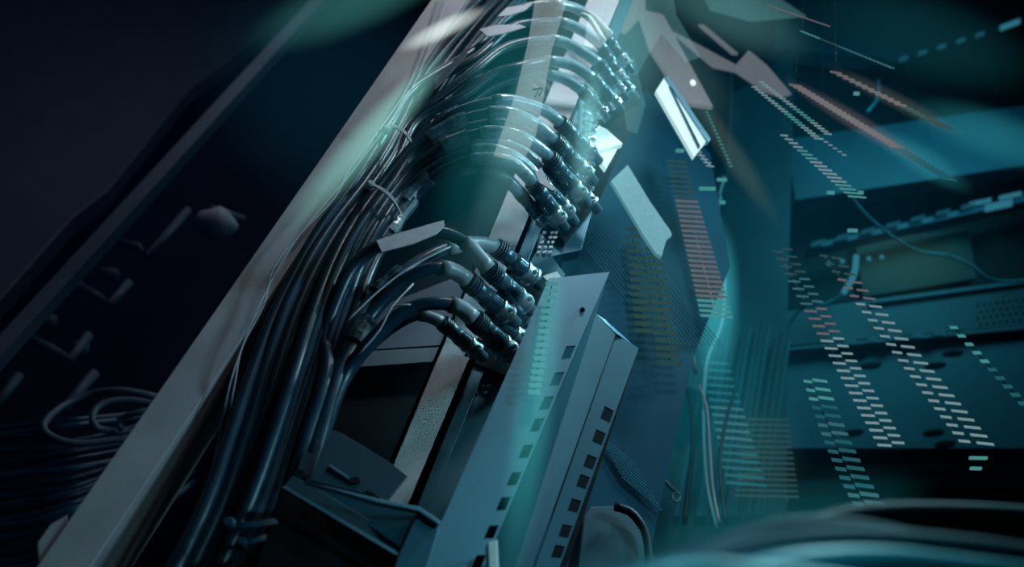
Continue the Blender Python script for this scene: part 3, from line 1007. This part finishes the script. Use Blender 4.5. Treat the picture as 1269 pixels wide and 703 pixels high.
# blurred horizontal pipes in the dark bay
for i, (y, r) in enumerate([(598, .018), (640, .016), (690, .016)]):
    o = cable('conduit', [(930, y + 12, 1.30), (1050, y + 2, 1.30), (1180, y, 1.30), (1340, y + 2, 1.30)], r, M['blue'])
    tag(o, ['upper blue conduit in the dark open bay at lower right', 'middle blue conduit in the dark open bay at lower right', 'lowest blue conduit in the dark open bay at lower right'][i], 'conduit')

# ------------------------------------------------------------------ LED strips
LM = {'w': emi('led_pale', (140, 176, 182), .62), 'r': emi('led_salmon', (126, 120, 122), .58), 'g': emi('led_green', (80, 160, 160), .7),
      'd': emi('led_dim', (70, 128, 136), .55), 'o': emi('led_olive', (64, 96, 92), .5), 't': emi('led_teal', (45, 120, 132), .5), 'k': emi('led_khaki', (58, 92, 88), .45), 'l': emi('glow_mint', (96, 170, 182), .5)}
led_mesh = {}
STR = []


def led_src(m):
    if m not in led_mesh:
        bm = bmesh.new()
        a = Vector((-.5, 0, 0))
        box_between(a, Vector((.5, 0, 0)), Vector((0, 0, 1)), 1, 1, bm)
        me = bpy.data.meshes.new('led')
        bmesh.ops.recalc_face_normals(bm, faces=bm.faces)
        bm.to_mesh(me)
        bm.free()
        me.materials.append(LM[m])
        led_mesh[m] = me
    return led_mesh[m]


def lift(px, py, depth):
    v = (fwd + R_ * ((px - W / 2) / F) - U_ * ((py - H / 2) / F)).y
    return v * depth


def strip(p0, p1, n, cols, h, D, mats, label, tilt=0.0, carrier=True, gamma=1.0, name='led_strip', part='led', bend=0.0, group=None):
    """cols: (dx, w) pairs in pixels at start & end: (dx0, dx1, w0, w1). mats: string, chosen along the length"""
    if D >= .8 and D < 1.0 and name == 'led_strip':
        D = lift((p0[0] + p1[0]) / 2, (p0[1] + p1[1]) / 2, 1.12)
    root = empty(name, pt(*p0, D))
    tag(root, label, 'light strip', group)
    for i in range(n):
        t = (i / (n - 1)) ** gamma
        cx, cy = lerp2(p0, p1, t)
        cx += bend * math.sin(t * PI)
        for (a0, a1, w0, w1, dy) in cols:
            x = cx + a0 + (a1 - a0) * t
            w = w0 + (w1 - w0) * t
            hh = h[0] + (h[1] - h[0]) * t
            y = cy + dy
            A, B = pt(x - w / 2, y - tilt * w / 2, D), pt(x + w / 2, y + tilt * w / 2, D)
            ax = (B - A)
            q = Vector((0, 1, 0)).cross(ax).normalized()
            s = mpp(x, y, D)
            o = bpy.data.objects.new(part, led_src(mats[min(len(mats) - 1, int(t * len(mats)))]))
            C.objects.link(o)
            o.parent = root
            xa = ax.normalized()
            rot = Matrix((xa, Vector((0, 1, 0)) - xa * xa.y, q)).transposed()
            o.rotation_euler = rot.to_euler()
            o.scale = (ax.length, .0006, hh * s * 1.35)
            o.location = (A + B) / 2 - root.location
    if carrier:
        xs0 = min(c[0] for c in cols)
        a, b = pt(p0[0] + xs0, p0[1], D + .004), pt(p1[0] + min(c[1] for c in cols), p1[1], D + .004)
        link('carrier_wire', tube_bm([a, a.lerp(b, .5), b], .0006, 6), M['jacket2'], root)
        hang(root, a)
    STR.append(root)
    return root


strip((968, 312), (1104, 552), 27, [(-4, -8, 14, 17, 0), (8, 9, 12, 15, -3)], (2.0, 2.6), .95, 'odrwwww', 'slanted light strip of paired dashes, left of the two long ones on the blue rack', .05)
strip((1028, 318), (1212, 548), 24, [(-7, -17, 10, 14, -1), (9, 9, 13, 21, 2)], (2.2, 2.8), .95, 'orwwwwww', 'slanted light strip of paired dashes, right of the two long ones on the blue rack', .10)
strip((972, 168), (1062, 244), 17, [(0, 0, 9, 22, 0)], (1.8, 2.2), .95, 'wgwwg', 'short slanted light strip of white dashes on the upper blue unit', .08)
strip((1036, 90), (1172, 158), 18, [(0, 0, 14, 16, 0)], (2.6, 3.5), .85, 'rrroo', 'reddish dashed light strip slanting across the upper black unit', .15)
strip((986, 106), (1176, 222), 36, [(0, 0, 16, 18, 0)], (3.0, 3.4), .82, 'rrrrtt', 'broad reddish light strip running parallel below the upper dashed one', .15)
strip((953, 7), (1026, 32), 22, [(0, 0, 6, 6, 0)], (1.2, 1.2), .9, 'r', 'thin salmon light strip near the top edge on the right', .3)
strip((994, 39), (1105, 84), 24, [(0, 0, 5, 7, 0)], (1.2, 1.6), .9, 'goddd', 'dim dotted light strip under the thin salmon one', .2)
strip((938, 108), (1018, 172), 20, [(-3, -4, 7, 10, 0), (6, 8, 7, 9, -6)], (1.4, 1.6), .85, 'wwgw', 'double dashed light strip trailing from the jagged diffuser tip', .1)
strip((1018, 172), (1046, 192), 6, [(0, 0, 5, 5, 0)], (1.3, 1.3), .85, 'w', 'short dotted tail at the end of the double dashed strip', .1)
strip((1182, 406), (1268, 500), 10, [(0, 0, 9, 11, 0)], (3.2, 4.5), .95, 'gt', 'row of square teal lights at the right edge', .0)
strip((1006, 472), (1120, 700), 22, [(-5, -12, 10, 16, 1), (10, 10, 18, 26, 0)], (3.0, 5.0), .70, 'gtdtttddtt', 'wide teal dashed light strip crossing the blue rack and dark bay', .12, bend=-10)
strip((872, 130), (906, 206), 18, [(0, 0, 3, 4, 0)], (1.1, 1.1), .75, 'g', 'fine dotted light strip right of the bright glowing panel', .1)
strip((862, 184), (880, 206), 6, [(0, 0, 8, 10, 0)], (1.3, 1.4), .66, 'w', 'short dashes under the tip of the bright glowing panel', .1)
# louvred strips (broad slats)
strip((838, 200), (888, 392), 32, [(0, 0, 24, 40, 0)], (2.6, 3.2), .72, 'oorrrrrg', 'broad reddish slatted light strip in the centre, right of the teal panel', .06, name='slatted_light', part='slat')
strip((783, 284), (798, 410), 15, [(0, 0, 18, 22, 0)], (4.5, 4.8), .72, 'k', 'left of two olive slatted lights on the black ribbed panel', .02, name='slatted_light', part='slat')
strip((806, 290), (830, 450), 18, [(0, 0, 20, 28, 0)], (4.5, 5), .72, 'k', 'right of two olive slatted lights on the black ribbed panel', .02, name='slatted_light', part='slat')
strip((886, 450), (925, 600), 17, [(0, 0, 34, 50, 0)], (2.4, 3.0), 1.0, 'tdt', 'broad teal slatted light behind the hanging wires', .08, name='slatted_light', part='slat')
strip((952, 520), (950, 615), 15, [(0, 0, 50, 80, 0)], (2.0, 2.4), 1.02, 'k', 'brown olive slatted light at the foot of the side panel', .02, name='slatted_light', part='slat')
strip((684, 352), (662, 486), 17, [(0, 0, 15, 15, 0)], (4.8, 5.2), .505, 'l', 'mint light painted as glowing slats along the pale perforated bracket', .0, name='slatted_light', part='slat')  # emissive slats painting the banded light on the bracket
strip((730, 130), (727, 236), 15, [(0, 0, 9, 10, 0)], (1.6, 2.4), .59, 'gwo', 'narrow mint slatted light in front of the jack column', .02, name='slatted_light', part='slat')
for (x, y, w, k_) in [(843, 186, 10, 12), (877, 233, 20, 12), (895, 222, 12, 11), (896, 250, 6, 11), (1030, 238, 9, 2), (1067, 238, 7, 2), (1057, 285, 12, 1),
                      (1213, 567, 22, 1), (1210, 580, 14, 1), (1062, 115, 7, 3)]:
    D_ = STR[k_].location.y
    prism('led', [(x - w / 2, y - 1.6), (x + w / 2, y - 1.2), (x + w / 2, y + 1.8), (x - w / 2, y + 1.4)], D_, .002, LM['g'], STR[k_], 0)

# ------------------------------------------------------------------ blurred foreground cables, bottom right
fgs = [([(700, 745, .20), (780, 710, .20), (870, 678, .205), (960, 645, .21), (1060, 645, .215), (1160, 668, .22), (1300, 720, .22)], .0052, 'fg_dark', 'uppermost pale blurred cable sweeping across the bottom right foreground'),
       ([(740, 750, .195), (830, 700, .195), (930, 668, .20), (1040, 655, .205), (1180, 662, .215), (1330, 680, .23)], .0048, 'fg_dark', 'dark blurred cable second from the top in the bottom right foreground'),
       ([(760, 760, .185), (860, 722, .185), (960, 690, .19), (1080, 680, .20), (1200, 690, .21), (1330, 705, .22)], .0050, 'fg', 'pale blurred cable third from the top in the bottom right foreground'),
       ([(640, 770, .18), (760, 722, .18), (850, 700, .18), (960, 705, .185), (1080, 720, .19), (1250, 745, .2)], .0050, 'fg', 'brightest blurred cable cutting the bottom edge in the foreground'),
       ([(960, 650, .25), (1060, 622, .26), (1180, 618, .27), (1330, 625, .28)], .0050, 'fg_dark', 'dim blurred cable highest at the right of the foreground')]
for p, r, m_, lab in fgs:
    p = [(x, y + 22, d) for x, y, d in p]
    tag(cable('foreground_cable', p, r, M[m_], seg=16), lab, 'cable')


# ------------------------------------------------------------------ streaks of light painted as emissive haze
def beam(p0, p1, w0, w1, D, col, rad, label, D1=None, name='painted_beam'):
    """painted light, an emissive haze between two pixels' places; w in pixels; rad = brightness through its middle"""
    a, b = pt(*p0, D), pt(*p1, D1 or D)
    r = (mpp(*p0, D) * w0 + mpp(*p1, D1 or D) * w1) / 4 * 1.7
    ln = (b - a).length / 2 * 1.25
    bm = bmesh.new()
    bmesh.ops.create_icosphere(bm, subdivisions=4, radius=1.0)
    m = vol('emissive_glow', col, rad / (r * 1.1))
    o = link(name, bm, m, smooth=True, origin=Vector((0, 0, 0)))
    ax = (b - a).normalized()
    q = Vector((0, 1, 0))
    q = (q - ax * q.dot(ax)).normalized()
    o.rotation_euler = Matrix((q.cross(ax), q, ax)).transposed().to_euler()
    o.scale = (r, r, ln)
    o.location = (a + b) / 2
    return tag(o, label, 'light beam', kind='stuff')  # painted light, an emissive volume


beam((548, 72), (362, 278), 26, 44, .50, (130, 200, 190), .30, 'soft mint painted beam lying over the wide grey rail')
beam((598, 12), (500, 60), 14, 20, .50, (210, 225, 220), .42, 'short bright painted beam crossing the rail near the top edge')
beam((560, -50), (320, 50), 50, 60, .48, (90, 180, 175), .11, 'soft teal painted beam in the top left of centre')
beam((712, -10), (590, 330), 36, 70, .47, (110, 180, 185), .13, 'broad pale painted beam falling across the middle cable arches')
beam((660, -20), (560, 330), 60, 90, .48, (40, 150, 155), .08, 'broad teal beam painted as glowing haze, left of the pale painted beam')
beam((760, -60), (745, 260), 110, 70, .50, (110, 190, 195), .12, 'broad pale light painted as glowing haze over the top plugs')
beam((690, 330), (630, 720), 28, 50, .49, (70, 200, 195), .14, 'narrow mint painted beam down the pale perforated bracket')
beam((738, 90), (716, 250), 26, 18, .52, (150, 230, 230), .13, 'narrow bright painted beam over the jack column')
beam((790, -40), (1000, 60), 60, 60, .62, (110, 180, 180), .15, 'pale beam painted as glowing haze, running right along the top edge')
beam((1000, 0), (1280, 90), 60, 90, .80, (40, 130, 140), .07, 'teal light painted as glowing haze in the upper right')
beam((700, 120), (1000, 560), 620, 620, .66, (8, 115, 150), .085, 'added faint blue teal glowing haze filling the middle and right of the rack aisle', name='overlay')  # added glow volume, lifts the blacks towards teal
beam((380, 20), (430, 200), 200, 220, .75, (30, 120, 160), .035, 'added faint blue glowing haze between the thin far rail and the wide grey rail', name='overlay')  # added glow tinting the dark gap beside the rail
beam((100, -100), (250, 760), 620, 620, .80, (6, 60, 130), .010, 'added very faint blue glowing haze over the dim left side', name='overlay')  # added glow raising the darkest tones on the left
beam((1030, 84), (1190, 165), 14, 16, .50, (140, 145, 140), .09, 'soft reddish glow along the upper reddish dashed strip')
beam((980, 102), (1150, 205), 15, 18, .50, (150, 142, 142), .13, 'soft salmon glow along the broad reddish strip')
beam((800, 200), (880, 400), 40, 50, .66, (60, 110, 100), .05, 'olive glow over the reddish slatted light')
beam((800, 280), (830, 470), 60, 60, .66, (60, 100, 80), .05, 'olive glow over the two olive slatted lights')
beam((930, 500), (950, 640), 80, 90, .90, (90, 100, 75), .035, 'brown glow at the foot of the side panel')
beam((1040, 320), (1190, 330), 60, 60, .95, (90, 120, 80), .05, 'olive glow in the black rack unit')
beam((860, 120), (960, 270), 20, 26, .70, (100, 120, 100), .12, 'dim olive painted beam right of the glowing panel')
beam((1130, 135), (1330, 200), 30, 60, .80, (60, 170, 175), .14, 'teal glow at the end of the reddish dashed strip')
beam((1090, 165), (1200, 235), 22, 30, .80, (60, 160, 160), .16, 'teal glow at the end of the broad reddish strip')
beam((888, 280), (886, 470), 26, 60, .80, (70, 195, 205), .24, 'bright cyan glow around the hanging wire')
beam((880, 380), (880, 680), 130, 170, .95, (25, 130, 140), .13, 'broad teal light painted as glowing haze in the lower centre right')
beam((700, 740), (1130, 610), 80, 90, .30, (40, 150, 160), .10, 'teal light painted as glowing haze over the foreground cables')
beam((770, 20), (900, 160), 70, 70, .62, (100, 150, 155), .10, 'grey glowing haze over the slanted diffuser')
